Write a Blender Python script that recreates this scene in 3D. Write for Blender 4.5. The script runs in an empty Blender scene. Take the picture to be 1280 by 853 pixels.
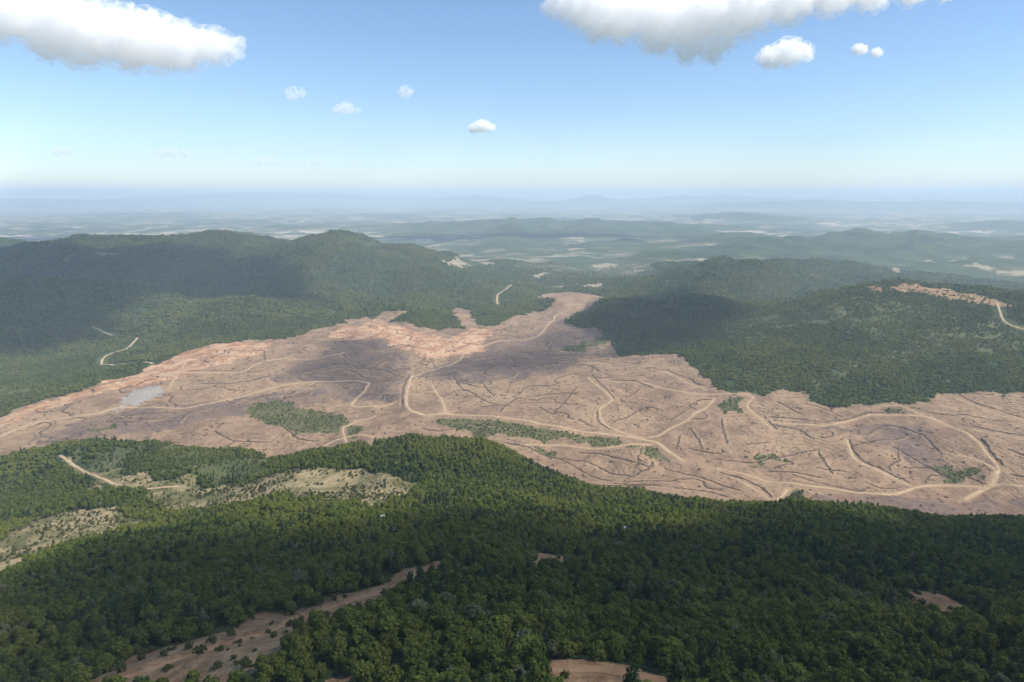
import bpy, bmesh, math, random
import numpy as np

random.seed(7)
rng = np.random.default_rng(7)
scene = bpy.context.scene
C = scene.collection

# ------------------------------------------------------------------ camera
H = 560.0                       # camera height above the far plain (m)
PW, PH, F = 1280.0, 853.0, 853.0
PITCH = math.atan((426.5 - 243.0) / F)
cam_d = bpy.data.cameras.new("camera")
cam_d.sensor_width = 36.0
cam_d.lens = 36.0 * F / PW
cam_d.clip_start = 0.5
cam_d.clip_end = 200000.0
cam = bpy.data.objects.new("camera", cam_d)
C.objects.link(cam)
cam.location = (0, 0, H)
cam.rotation_euler = (math.pi / 2 - PITCH, 0, 0)
scene.camera = cam

# ------------------------------------------------------------------ sky + sun
SUN_EL = math.radians(49)
SUN_AZ = math.radians(104)       # clockwise from the view direction (+Y) towards +X
SUN_DIR = np.array([math.sin(SUN_AZ) * math.cos(SUN_EL),
                    math.cos(SUN_AZ) * math.cos(SUN_EL), math.sin(SUN_EL)])
world = bpy.data.worlds.new("World")
scene.world = world
world.use_nodes = True
wn = world.node_tree.nodes
bg = wn["Background"]
sky = wn.new("ShaderNodeTexSky")
sky.sky_type = 'NISHITA'
sky.sun_disc = False
sky.sun_elevation = SUN_EL
sky.sun_rotation = SUN_AZ
sky.altitude = 600
sky.air_density = 1.0
sky.dust_density = 0.3
sky.ozone_density = 4.5
world.node_tree.links.new(sky.outputs[0], bg.inputs[0])
bg.inputs[1].default_value = 0.087

sun_d = bpy.data.lights.new("sun", 'SUN')
sun_d.energy = 4.0
sun_d.angle = math.radians(0.55)
sun_d.color = (1.0, 0.94, 0.85)
sun = bpy.data.objects.new("sun", sun_d)
C.objects.link(sun)
sun.location = (0, 0, 4000)
sun.rotation_euler = (math.pi / 2 - SUN_EL, 0, math.pi - SUN_AZ)

scene.view_settings.view_transform = 'Standard'
scene.view_settings.look = 'None'
scene.view_settings.gamma = 1.0
scene.view_settings.exposure = 0.95
scene.view_settings.use_curve_mapping = False

cy = scene.cycles
cy.use_denoising = True
cy.max_bounces = 14
cy.diffuse_bounces = 5
cy.glossy_bounces = 1
cy.transmission_bounces = 5
cy.volume_bounces = 12
cy.transparent_max_bounces = 24
cy.use_adaptive_sampling = True
cy.adaptive_threshold = 0.01

# ------------------------------------------------------------------ helpers
def tag(o, label=None, cat=None, group=None, kind=None):
    if label: o["label"] = label
    if cat: o["category"] = cat
    if group: o["group"] = group
    if kind: o["kind"] = kind
    return o

def mesh_np(name, verts, quads=None, tris=None, smooth=True):
    me = bpy.data.meshes.new(name)
    verts = np.asarray(verts, np.float32)
    me.vertices.add(len(verts))
    me.vertices.foreach_set("co", verts.ravel())
    nq = 0 if quads is None else len(quads)
    nt = 0 if tris is None else len(tris)
    loops, starts = [], []
    if nq: loops.append(np.asarray(quads, np.int32).ravel()); starts.append(np.arange(nq) * 4)
    if nt: loops.append(np.asarray(tris, np.int32).ravel()); starts.append(np.arange(nt) * 3 + nq * 4)
    if nq or nt:
        lv = np.concatenate(loops).astype(np.int32)
        me.loops.add(len(lv))
        me.loops.foreach_set("vertex_index", lv)
        me.polygons.add(nq + nt)
        me.polygons.foreach_set("loop_start", np.concatenate(starts).astype(np.int32))
        me.polygons.foreach_set("use_smooth", np.full(nq + nt, smooth, bool))
    me.update(calc_edges=True)
    return me

def new_obj(name, me, mat=None, parent=None):
    o = bpy.data.objects.new(name, me)
    C.objects.link(o)
    if mat is not None and me is not None and len(me.materials) == 0:
        me.materials.append(mat)
    if parent is not None: o.parent = parent
    return o

def _hash(ix, iy, seed):
    h = (ix.astype(np.int64) * 374761393 + iy.astype(np.int64) * 668265263 + seed * 982451653) & 0xFFFFFFFF
    h = ((h ^ (h >> 13)) * 1274126177) & 0xFFFFFFFF
    h = h ^ (h >> 16)
    return (h & 0xFFFF).astype(np.float32) / 65535.0 * (2 * np.pi)

def gnoise(x, y, seed=0):
    x = np.asarray(x, float); y = np.asarray(y, float)
    ix = np.floor(x); iy = np.floor(y)
    fx = (x - ix).astype(np.float32); fy = (y - iy).astype(np.float32)
    ix = ix.astype(np.int64); iy = iy.astype(np.int64)
    u = fx * fx * fx * (fx * (fx * 6 - 15) + 10); v = fy * fy * fy * (fy * (fy * 6 - 15) + 10)
    def g(dx, dy):
        a = _hash(ix + dx, iy + dy, seed)
        return np.cos(a) * (fx - dx) + np.sin(a) * (fy - dy)
    a = g(0, 0) + u * (g(1, 0) - g(0, 0)); b = g(0, 1) + u * (g(1, 1) - g(0, 1))
    return (a + v * (b - a)) * 1.5

def fbm(x, y, wl, octs=4, seed=0, gain=0.5):
    s = 0; a = 1.0
    for k in range(octs):
        s = s + a * gnoise(x / wl, y / wl, seed + k * 17); wl = wl / 2.03; a *= gain
    return s

def ridged(x, y, wl, octs=4, seed=0):
    s = 0; a = 1.0
    for k in range(octs):
        s = s + a * (1 - 2 * np.abs(gnoise(x / wl, y / wl, seed + k * 13))); wl /= 2.1; a *= 0.5
    return s

# ------------------------------------------------------------------ terrain shape
cp, sp = math.cos(PITCH), math.sin(PITCH)
def ray(u, v):
    dx = (u - 640.0) / F; dy = -(v - 426.5) / F
    return np.array([dx, cp + dy * sp, -sp + dy * cp])

def at_depth(u, v, Y):           # a pixel and its distance -> point
    d = ray(u, v)
    return d * (Y / d[1]) + np.array([0, 0, H])

VIS = [  # surface points of the land: picture direction and estimated forward distance
 (640,853,170),(900,853,182),(1280,853,200),(300,853,205),(100,853,245),(0,853,275),
 (1280,780,300),(900,780,272),(640,780,250),(400,780,272),(200,780,325),(0,780,375),
 (640,700,400),(900,700,430),(1280,700,490),(400,700,425),(200,700,485),(0,700,545),
 (640,650,590),(900,650,620),(1280,660,690),(400,650,600),(200,650,680),(0,650,760),
 (520,612,740),(400,615,735),(200,612,815),(0,612,900),
 (480,558,950),(570,557,945),(640,572,915),(700,596,860),(380,576,905),
 (760,620,800),(830,630,780),(960,640,775),(1060,649,780),(1280,653,800),
 (300,566,965),(200,552,1010),(80,554,1040),(0,576,1050),(340,578,930),
 (0,540,1250),(100,530,1290),(250,530,1290),(345,572,1130),(450,540,1260),
 (640,550,1230),(800,600,1050),(950,622,985),(1150,638,930),(1280,645,920),
 (1280,560,1190),(1280,500,1440),(1100,530,1340),(900,510,1440),(760,540,1270),
 (560,500,1500),(400,500,1490),(200,492,1500),(300,450,1800),(0,522,1330),
 (230,447,1830),(340,425,2020),(420,402,2350),(110,487,1540),
 (500,440,1950),(640,460,1800),(640,420,2220),(760,445,1960),(850,446,1840),(620,402,2550),(720,370,3150),
 (0,480,1750),(100,466,1880),(200,438,2060),(300,418,2280),
 (0,420,2350),(130,400,2600),(370,366,2780),(300,360,2850),(170,368,2800),(60,354,2850),(0,360,2900),(420,380,2750),(500,387,2780),
 (0,338,3700),(150,338,3900),(300,328,4050),(450,340,3700),(540,362,3480),
 (0,303,4400),(80,301,4500),(150,308,4350),(220,299,4650),(262,309,4400),(300,296,4700),(350,313,4350),(410,299,4500),(450,300,4500),(520,315,4600),(580,337,4350),
 (640,350,4300),(640,376,3350),(700,345,4500),(800,345,4600),(620,310,6800),(760,322,5700),(850,331,5150),
 (690,276,10500),(560,288,9300),(800,283,9700),(850,300,8000),(760,300,8000),
 (960,322,4300),(890,336,4100),(1060,346,3900),(940,352,3650),
 (870,358,2750),(800,377,2620),(735,402,2480),(780,442,2060),(850,430,2000),(930,382,2500),
 (1000,372,2450),(1100,363,2350),(1180,364,2300),(1280,376,2150),
 (1000,420,2000),(1150,420,1900),(1280,430,1800),(1100,470,1620),(900,455,1730),(1010,478,1560),(1050,440,1800),
 (1080,293,6800),(930,303,6600),(1200,299,7000),(1280,305,6500),(1150,330,5000),(1280,342,4600),
]
HID = [  # land hidden or outside the frame: direction column, distance, drop below the camera
 (80,3450,487),(200,3450,487),(320,3450,487),(420,3250,485),(-40,3450,470),(480,1120,448),(600,1110,450),(700,1010,455),(300,1120,450),(150,1180,448),(960,900,450),(1200,880,452),
 (1100,3100,505),(1280,3000,505),(1000,3100,490),(870,3250,490),(800,3100,495),
 (0,5700,535),(200,5900,535),(400,5800,538),(520,5600,535),(960,5300,525),(1080,8400,545),(690,13000,548),
 (-300,300,225),(-300,600,350),(-300,1000,425),(-300,1500,445),(-300,2500,470),(-300,3600,360),(-300,4500,300),(-300,6000,530),
 (1580,250,170),(1580,600,330),(1580,900,448),(1580,1400,440),(1580,2000,340),(1580,3000,500),(1580,5000,500),(1580,7000,460),
 (640,60,98),(0,60,110),(1280,60,100),(640,100,112),(0,120,165),(1280,110,128),(640,25,92),(-300,90,140),(1580,90,115),
 (-300,9000,546),(100,9000,546),(400,9000,546),(1280,9000,546),(1580,9000,546),
]
for _u in (-300, 0, 200, 400, 640, 850, 1050, 1280, 1580):
    for _Y in (15000, 24000, 40000, 70000):
        HID.append((_u, _Y, 549))
cpts, cz = [], []
for u, v, Y in VIS:
    p = at_depth(u, v, Y); cpts.append((math.atan2(p[0], p[1]), math.log(math.hypot(p[0], p[1])))); cz.append(p[2])
for u, Y, drop in HID:
    x = (u - 640) / F * Y
    cpts.append((math.atan2(x, Y), math.log(math.hypot(x, Y)))); cz.append(H - drop)
cpts = np.array(cpts); cz = np.array(cz)

def tps_fit(P, z, lam=2e-4):
    n = len(P)
    d2 = ((P[:, None] - P[None]) ** 2).sum(-1)
    K = 0.5 * d2 * np.log(d2 + 1e-12) + lam * np.eye(n)
    A = np.zeros((n + 3, n + 3)); A[:n, :n] = K; A[:n, n] = 1; A[:n, n + 1:] = P; A[n, :n] = 1; A[n + 1:, :n] = P.T
    return np.linalg.solve(A, np.concatenate([z, np.zeros(3)]))
W = tps_fit(cpts, cz)
def tps(ph, lr):
    out = np.full(ph.shape, W[-3]) + W[-2] * ph + W[-1] * lr
    for (a, b), w in zip(cpts, W[:-3]):
        d2 = (ph - a) ** 2 + (lr - b) ** 2
        out += w * 0.5 * d2 * np.log(d2 + 1e-12)
    return out

# polar grid: fine in front of the camera, coarse behind
PHI_F = math.radians(45); DPHI = math.radians(0.122)
nf = int(2 * PHI_F / DPHI)
phi = np.concatenate([np.linspace(-math.pi, -PHI_F, 36)[:-1], np.linspace(-PHI_F, PHI_F, nf), np.linspace(PHI_F, math.pi, 36)[1:]])
rr = [30.0]
while rr[-1] < 75000:
    r = rr[-1]
    k = 0.02 if r < 130 else 0.0048 if r < 3500 else 0.0085 if r < 9000 else 0.016
    rr.append(r * (1 + k))
rr = np.array(rr)
NR, NP = len(rr), len(phi)
PHI, R = np.meshgrid(phi, rr)
X = R * np.sin(PHI); Y_ = R * np.cos(PHI)
# spline evaluated on a thinned grid, then interpolated: the land is smooth at that scale
pc = np.clip(PHI, -0.80, 0.80)
sub_p = np.linspace(-0.80, 0.80, 260); sub_l = np.linspace(math.log(30), math.log(76000), 340)
SP, SL = np.meshgrid(sub_p, sub_l)
SZ = tps(SP, SL)
def bilin(G, a, b):              # a along axis 0, b along axis 1 (fractional indices)
    a = np.clip(a, 0, G.shape[0] - 1.001); b = np.clip(b, 0, G.shape[1] - 1.001)
    i = a.astype(int); j = b.astype(int); fa = a - i; fb = b - j
    return (G[i, j] * (1 - fa) * (1 - fb) + G[i + 1, j] * fa * (1 - fb) + G[i, j + 1] * (1 - fa) * fb + G[i + 1, j + 1] * fa * fb)
Z = bilin(SZ, (np.log(R) - sub_l[0]) / (sub_l[1] - sub_l[0]), (pc - sub_p[0]) / (sub_p[1] - sub_p[0]))
# join the two sides behind the camera
back = np.clip((np.abs(PHI) - 1.2) / 1.6, 0, 1)
mean_prof = 0.5 * (Z[:, :1] + Z[:, -1:])
Z = Z * (1 - back) + mean_prof * back
# far mountains
for u, dz, Yd, wp, wl in [(395, 560, 46000, .11, .10), (250, 490, 48000, .10, .1), (740, 330, 33000, .028, .07), (700, 260, 34000, .10, .07), (590, 430, 40000, .09, .08),
                          (860, 420, 42000, .14, .1), (1000, 300, 30000, .16, .08), (1180, 260, 33000, .2, .1), (60, 360, 40000, .2, .1), (500, 400, 52000, .3, .1), (1100, 430, 50000, .2, .08),
                          (920, 110, 16000, .06, .09), (480, 70, 17000, .10, .08), (180, 60, 20000, .12, .08), (1250, 110, 14000, .08, .09)]:
    a = math.atan((u - 640) / F)
    Z += dz * np.exp(-((PHI - a) / wp) ** 2 - ((np.log(R) - math.log(Yd)) / wl) ** 2) * (1 + .35 * fbm(X, Y_, 6000, 4, 77))
# relief: spurs and gullies, stronger on the hills than on the plain and the cleared basin
def sstep(a, b, x): t = np.clip((x - a) / (b - a), 0, 1); return t * t * (3 - 2 * t)
high = sstep(25, 130, Z)
hill = sstep(1500, 2600, R) * (1 - sstep(9000, 16000, R))
Z += hill * high * ((18 + 46 * sstep(2300, 3200, R)) * (ridged(X, Y_, 1150, 2, 3) + .42 * ridged(X, Y_, 420, 3, 6) - 1.25))
Z += hill * (1 - high) * (7 + 16 * sstep(3600, 5000, R)) * fbm(X, Y_, 480 , 4, 5)
Z += sstep(4500, 6000, R) * (1 - sstep(16000, 26000, R)) * np.maximum(38 * ridged(X, Y_, 2600, 3, 8) - 12, -8)
near = sstep(60, 200, R) * (1 - sstep(900, 1200, R))
Z += near * (5.0 * fbm(X, Y_, 130, 4, 9) + 6.5 * ridged(X + 40, Y_, 230, 3, 19)) * sstep(90, 420, R)
basin = sstep(950, 1150, R) * (1 - sstep(2600, 3400, R))
Z += basin * (1 - high * .3) * (7.5 * fbm(X, Y_, 170, 4, 21) - 9.0 * ridged(X, Y_, 390, 3, 25) + 2.2 * ridged(X, Y_, 95, 3, 27))
Z = np.where(R > 9000, np.maximum(Z, 4 + 3 * gnoise(X / 900, Y_ / 900, 4)), Z)

Z = np.where(R > 20000, np.minimum(Z, H + 10 + 50 * np.tanh((Z - H - 10) / 120)), Z)
lrr = np.log(rr)
def grid_ij(x, y):
    r = np.hypot(x, y); p = np.arctan2(x, y)
    return np.interp(r, rr, np.arange(NR)), np.interp(p, phi, np.arange(NP))
def height(x, y):
    i, j = grid_ij(np.asarray(x, float), np.asarray(y, float))
    return bilin(Z, i, j)
def cast(u, v):                  # where the sight line of a pixel meets the land
    d = ray(u, v); p = math.atan2(d[0], d[1]); sl = d[2] / math.hypot(d[0], d[1])
    j = float(np.interp(p, phi, np.arange(NP)))
    j0 = min(int(j), NP - 2); fj = j - j0
    col = Z[:, j0] * (1 - fj) + Z[:, j0 + 1] * fj
    t = (col - H) / rr - sl
    k = np.nonzero(t >= 0)[0]
    i = int(k[0]) if len(k) else NR - 1
    i = max(i, 1)
    f = t[i - 1] / (t[i - 1] - t[i]) if t[i] != t[i - 1] else 0
    f = min(max(f, 0), 1)
    r = rr[i - 1] + f * (rr[i] - rr[i - 1])
    return r * math.sin(p), r * math.cos(p)
def pt(q):                       # (u,v) -> on the land ; (u,None,Y) -> given distance
    if len(q) == 3: return ((q[0] - 640) / F * q[2], q[2])
    return cast(*q)
def world_poly(qs): return np.array([pt(q) for q in qs])
def spline(pts, step):
    pts = np.asarray(pts, float); out = []
    n = len(pts)
    for i in range(n - 1):
        p0 = pts[max(i - 1, 0)]; p1 = pts[i]; p2 = pts[i + 1]; p3 = pts[min(i + 2, n - 1)]
        m = max(2, int(np.linalg.norm(p2 - p1) / step))
        for k in range(m):
            t = k / m
            out.append(.5 * ((2 * p1) + (p2 - p0) * t + (2 * p0 - 5 * p1 + 4 * p2 - p3) * t * t + (3 * p1 - p0 - 3 * p2 + p3) * t ** 3))
    out.append(pts[-1])
    return np.array(out)

# ------------------------------------------------------------------ dirt roads cut into the slopes
ROADS = [  # (width m, points)
 (7, [(0,546),(50,527),(120,517),(150,510),(215,510),(300,497),(340,485),(400,477),(456,478),(457,487),(440,507),(470,508),(492,504)]),
 (7, [(0,528),(60,506),(130,488),(180,472),(225,466)]),
 (6, [(212,484),(222,468),(234,450)]),
 (6, [(230,467),(300,465),(320,456),(345,450),(400,448),(430,441)]),
 (9, [(516,470),(509,488),(509,508),(528,518),(570,519),(640,524),(700,533),(760,543),(812,551),(832,561),(856,578)]),
 (6, [(736,472),(750,485),(765,499),(750,511),(753,527),(770,538),(812,547),(840,535),(868,518),(893,498)]),
 (6, [(742,475),(800,478),(830,486),(870,492),(938,494),(934,508),(950,523),(968,540)]),
 (7, [(953,523),(980,530),(1027,532),(1060,527),(1090,519),(1136,519),(1164,523),(1203,539),(1220,551),(1235,570),(1248,586)]),
 (5, [(1104,507),(1125,508),(1143,514),(1160,522)]),
 (10, [(1248,586),(1243,600),(1236,609),(1222,616),(1206,625)]),
 (8, [(1236,609),(1255,606),(1280,609),(1310,612)]),
 (8, [(1058,551),(1066,570),(1082,582),(1100,590),(1136,607)]),
 (8, [(897,586),(935,594),(988,604),(1048,612),(1111,618),(1140,611),(1167,607),(1200,608),(1234,610)]),
 (6, [(914,597),(946,614),(967,627),(985,611)]),
 (6, [(1196,569),(1217,574),(1244,587)]),
 (5, [(1213,537),(1245,543),(1280,549),(1310,553)]),
 (5, [(1196,498),(1231,512),(1280,527),(1310,536)]),
 (5, [(830,463),(851,474),(883,488)]),
 (6, [(540,482),(552,500),(557,517)]),
 (7, [(575,450),(588,438),(618,428),(662,424),(690,402),(702,391),(763,381)]),
 (6, [(520,470),(545,462),(575,450)]),
 (14, [(622,381),(622,369),(632,362),(640,356)]),
 (10, [(115,408),(128,414),(145,420)]),
 (12, [(172,422),(165,430),(146,440),(127,452),(142,457),(192,455)]),
 (9, [(1246,378),(1252,395),(1263,406),(1290,413)]),
 (7, [(75,570),(92,582),(140,605),(170,611),(225,609)]),
 (5, [(120,860),(180,838),(250,815),(330,790),(380,772),(450,748),(500,730),(550,706)]),
 (5, [(690,838),(760,838),(850,856)]),
 (4, [(664,694),(705,697),(722,700)]),
 (5, [(470,560),(430,545),(440,530),(470,520)]),
 (6, [(640,560),(700,556),(760,560),(815,556)]),
 (5, [(330,577),(400,562),(470,549),(560,552),(640,565)]),
]
def bench(path, zs, half, soft):
    global Z
    for (x, y), z in zip(path, zs):
        r = math.hypot(x, y); rad = half + soft
        i0 = np.searchsorted(rr, r - rad) - 1; i1 = np.searchsorted(rr, r + rad) + 1
        p = math.atan2(x, y); dp = rad / r
        j0 = np.searchsorted(phi, p - dp) - 1; j1 = np.searchsorted(phi, p + dp) + 1
        i0 = max(i0, 0); j0 = max(j0, 0)
        sx = X[i0:i1, j0:j1]; sy = Y_[i0:i1, j0:j1]
        d = np.hypot(sx - x, sy - y)
        w = 1 - sstep(half, half + soft, d)
        Z[i0:i1, j0:j1] += (z - Z[i0:i1, j0:j1]) * w * 0.75
road_paths = []
for w, qs in ROADS:
    P = world_poly(qs)
    path = spline(P, 3.0 if np.hypot(*P[0]) > 800 else 1.5)
    zs = height(path[:, 0], path[:, 1])
    k = 9 if len(zs) > 18 else 3
    zs = np.convolve(np.pad(zs, k // 2, mode='edge'), np.ones(k) / k, mode='valid')
    road_paths.append((w, path))
    bench(path, zs, w * .6, 4.0)

# ------------------------------------------------------------------ land cover masks (polygons on the land)
def inside(poly, x, y):
    n = len(poly); c = np.zeros(x.shape, bool)
    j = n - 1
    for i in range(n):
        xi, yi = poly[i]; xj, yj = poly[j]
        if yi != yj:
            c ^= ((yi > y) != (yj > y)) & (x < (xj - xi) * (y - yi) / (yj - yi) + xi)
        j = i
    return c
WX = X + np.minimum(0.018 * R, 14) * fbm(X, Y_, 36, 3, 31) + np.minimum(0.004 * R, 30) * gnoise(X / 160, Y_ / 160, 33)
WY = Y_ + np.minimum(0.025 * R, 24) * fbm(X, Y_, 40, 3, 35) + np.minimum(0.008 * R, 40) * gnoise(X / 170, Y_ / 170, 37)
def mask(polys, warp=True):
    m = np.zeros(X.shape, bool)
    xx, yy = (WX, WY) if warp else (X, Y_)
    for qs in polys:
        P = world_poly(qs)
        pad = 60
        sel = (X > P[:, 0].min() - pad) & (X < P[:, 0].max() + pad) & (Y_ > P[:, 1].min() - pad) & (Y_ < P[:, 1].max() + pad)
        idx = np.nonzero(sel)
        m[idx] |= inside(P, xx[idx], yy[idx])
    return m

CLEAR = [(-90,560),(0,521),(60,499),(110,486),(180,462),(230,439),(270,430),(310,425),(350,424),(380,418),(420,405),(445,398),(468,397),(478,391),(519,389),
 (505,394),(488,402),(520,407),(560,410),(582,411),(570,400),(557,391),(572,384),(590,387),(592,398),(605,407),(618,408),(640,397),(668,390),(692,377),(660,373),(690,366),(740,366),
 (766,374),(742,383),(716,395),(706,404),(752,411),(756,419),(764,430),(775,446),(800,445),(830,441),(850,446),(868,459),(885,476),(902,489),(925,491),(965,493),
 (976,488),(1005,488),(1016,504),(1040,513),(1100,504),(1150,506),(1190,491),(1280,492),(1420,494),
 (1420,None,860),(1280,None,850),(1050,None,815),(960,None,815),(830,None,822),(760,None,850),(700,None,905),(640,None,950),(570,None,975),(480,None,980),(400,None,950),(338,None,955),
 (300,None,1000),(200,None,1040),(80,None,1070),(0,None,1085),(-120,None,1095)]
m_clear = mask([CLEAR])
m_island = mask([[(305,516),(330,503),(352,501),(400,513),(432,520),(450,535),(447,545),(420,540),(392,545),(350,534)],
                 [(545,521),(600,520),(662,528),(720,540),(770,547),(806,556),(780,560),(720,554),(640,547),(575,541),(552,530)],
                 [(800,558),(832,563),(842,574),(815,571)], [(664,558),(697,562),(692,571),(672,568)], [(112,534),(146,532),(140,538),(118,539)],
                 [(700,436),(756,420),(762,428),(716,440)], [(985,613),(1010,616),(1002,640),(968,634)], [(940,573),(980,570),(985,577),(945,580)],
                 [(1100,508),(1150,508),(1155,514),(1110,516)], [(1165,590),(1215,580),(1232,598),(1190,604)], [(900,500),(935,497),(930,512),(900,518)]])
m_red = mask([[(-40,540),(0,523),(100,489),(180,464),(230,441),(300,428),(345,427),(325,443),(240,466),(150,487),(60,510),(0,533)],
              [(400,420),(470,398),(500,408),(560,425),(600,410),(620,412),(600,440),(540,448),(480,425),(430,425)]])
m_gravel = mask([[(148,512),(163,490),(180,486),(208,482),(198,494),(165,509)]])
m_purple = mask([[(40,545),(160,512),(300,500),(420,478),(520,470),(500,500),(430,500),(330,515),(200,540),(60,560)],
                 [(330,475),(400,445),(440,410),(480,420),(510,445),(510,470),(440,480)], [(520,470),(600,440),(700,400),(765,372),(760,420),(700,470),(600,480)],  # these polygons put the cloud shade of the mid basin into the ground colour
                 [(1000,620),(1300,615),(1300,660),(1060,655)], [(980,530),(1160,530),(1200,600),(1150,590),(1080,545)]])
m_scrub = mask([[(70,566),(130,590),(230,598),(330,597),(400,588),(460,588),(522,607),(512,621),(470,634),(420,629),(340,623),(280,637),(230,642),(190,622),(120,608)],
                [(-60,700),(0,678),(30,656),(80,640),(150,640),(190,650),(150,668),(60,692),(0,722),(-60,745)]])
m_open = mask([[(1002,482),(1060,452),(1150,425),(1200,408),(1290,396),(1290,436),(1180,442),(1100,452),(1050,472),(1020,490)],
               [(880,420),(960,392),(1010,395),(960,425),(900,430)], [(60,560),(330,575),(345,588),(300,600),(120,592)], [(960,405),(1080,372),(1180,385),(1100,420)], [(640,330),(800,325),(860,350),(700,365)], [(-60,540),(0,515),(60,492),(110,480),(90,465),(0,475),(-60,490)], [(20,384),(60,374),(100,372),(98,376),(40,388)], [(140,376),(200,368),(300,366),(300,374),(175,380)], [(200,330),(250,326),(255,336),(215,338)]])
m_bare = mask([[(95,862),(180,815),(282,793),(330,768),(352,764),(400,754),(470,734),(550,700),(555,716),(495,748),(472,764),(376,795),(348,818),(298,862)],
               [(694,824),(730,825),(792,838),(862,858),(850,880),(705,880),(682,850)], [(664,690),(712,695),(726,701),(715,712),(670,709)], [(1121,740),(1180,744),(1230,764),(1230,780),(1195,780),(1135,764)],
               [(1110,663),(1132,666),(1128,671),(1112,668)], [(1086,358),(1150,356),(1200,365),(1250,378),(1272,386),(1235,384),(1190,375),(1150,367),(1085,363)],
               [(76,326),(110,316),(152,312),(130,322)], [(405,852),(440,846),(440,860),(400,860)]])
m_field = mask([[(554,326),(590,325),(622,330),(600,334),(560,332)], [(661,348),(684,338),(690,342),(672,350)], [(676,360),(702,356),(706,361),(682,362)], [(722,357),(752,354),(757,360),(735,361)],
                [(738,331),(756,329),(774,330),(770,333),(742,333)], [(690,300),(700,297),(730,297),(728,300)], [(622,310),(640,306),(646,312),(628,314)], [(708,310),(735,308),(740,313),(715,314)],
                [(868,323),(895,320),(898,324),(872,325)], [(1088,338),(1120,334),(1126,339),(1095,341)], [(1156,324),(1200,328),(1240,334),(1238,338),(1190,333),(1158,328)],
                [(1245,340),(1300,338),(1300,346),(1250,345)], [(170,372),(185,371),(188,374),(172,375)]])
farm = sstep(5200, 7500, R) * sstep(75, 25, Z - 12)
farm = np.maximum(farm, .55 * sstep(4200, 5600, R) * sstep(90, 40, Z) * (np.abs(PHI) < 1))
forest = 1.0 - np.clip(m_clear * 1.0, 0, 1)
forest = np.where(m_island, 0.80, forest)
forest = np.where(m_scrub & ~m_clear, 0.49, forest)
forest = np.where(m_open & ~m_clear & ~m_scrub, np.where(R < 1130, .66, .72), forest)
forest = np.where(m_bare | m_field, np.where(R < 700, .30, .18), forest)
forest = np.where(m_scrub & m_bare, 0.06, forest)
forest = forest * (1 - farm)
# no trees on the roads
road_w = np.zeros(X.shape, bool)
def stamp(path, half):
    for x, y in path:
        r = math.hypot(x, y)
        i0 = max(np.searchsorted(rr, r - half) - 1, 0); i1 = np.searchsorted(rr, r + half) + 1
        p = math.atan2(x, y); dp = half / r
        j0 = max(np.searchsorted(phi, p - dp) - 1, 0); j1 = np.searchsorted(phi, p + dp) + 1
        road_w[i0:i1, j0:j1] |= np.hypot(X[i0:i1, j0:j1] - x, Y_[i0:i1, j0:j1] - y) < half
for w, path in road_paths: stamp(path, w * .5 + (2.0 if np.hypot(*path[0]) < 600 else 5.0 if np.hypot(*path[0]) < 1500 else 15.0))
forest = np.where(road_w, 0, forest)

# ------------------------------------------------------------------ materials
def mat_new(name):
    m = bpy.data.materials.new(name); m.use_nodes = True
    nt = m.node_tree; nt.nodes.clear()
    out = nt.nodes.new("ShaderNodeOutputMaterial")
    return m, nt, out
class NT:
    def __init__(s, nt): s.nt = nt
    def n(s, t, **kw):
        nd = s.nt.nodes.new(t)
        for k, v in kw.items(): setattr(nd, k, v)
        return nd
    def l(s, a, b): s.nt.links.new(a, b)
    def noise(s, vec, scale, detail=4, rough=.55, dist=0):
        nd = s.n("ShaderNodeTexNoise"); nd.inputs['Scale'].default_value = scale; nd.inputs['Detail'].default_value = detail
        nd.inputs['Roughness'].default_value = rough; nd.inputs['Distortion'].default_value = dist
        s.l(vec, nd.inputs['Vector']); return nd.outputs['Fac']
    def ramp(s, fac, a, b):
        nd = s.n("ShaderNodeMapRange"); nd.interpolation_type = 'SMOOTHSTEP'
        nd.inputs['From Min'].default_value = a; nd.inputs['From Max'].default_value = b
        s.l(fac, nd.inputs['Value']); return nd.outputs['Result']
    def mix(s, fac, a, b, mode='MIX'):
        nd = s.n("ShaderNodeMix", data_type='RGBA', blend_type=mode)
        if isinstance(fac, (int, float)): nd.inputs[0].default_value = fac
        else: s.l(fac, nd.inputs[0])
        for i, c in ((6, a), (7, b)):
            if isinstance(c, tuple): nd.inputs[i].default_value = (*c, 1)
            else: s.l(c, nd.inputs[i])
        return nd.outputs[2]
    def math(s, op, a, b=None):
        nd = s.n("ShaderNodeMath", operation=op)
        for i, c in ((0, a), (1, b)):
            if c is None: continue
            if isinstance(c, (int, float)): nd.inputs[i].default_value = c
            else: s.l(c, nd.inputs[i])
        return nd.outputs[0]

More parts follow.
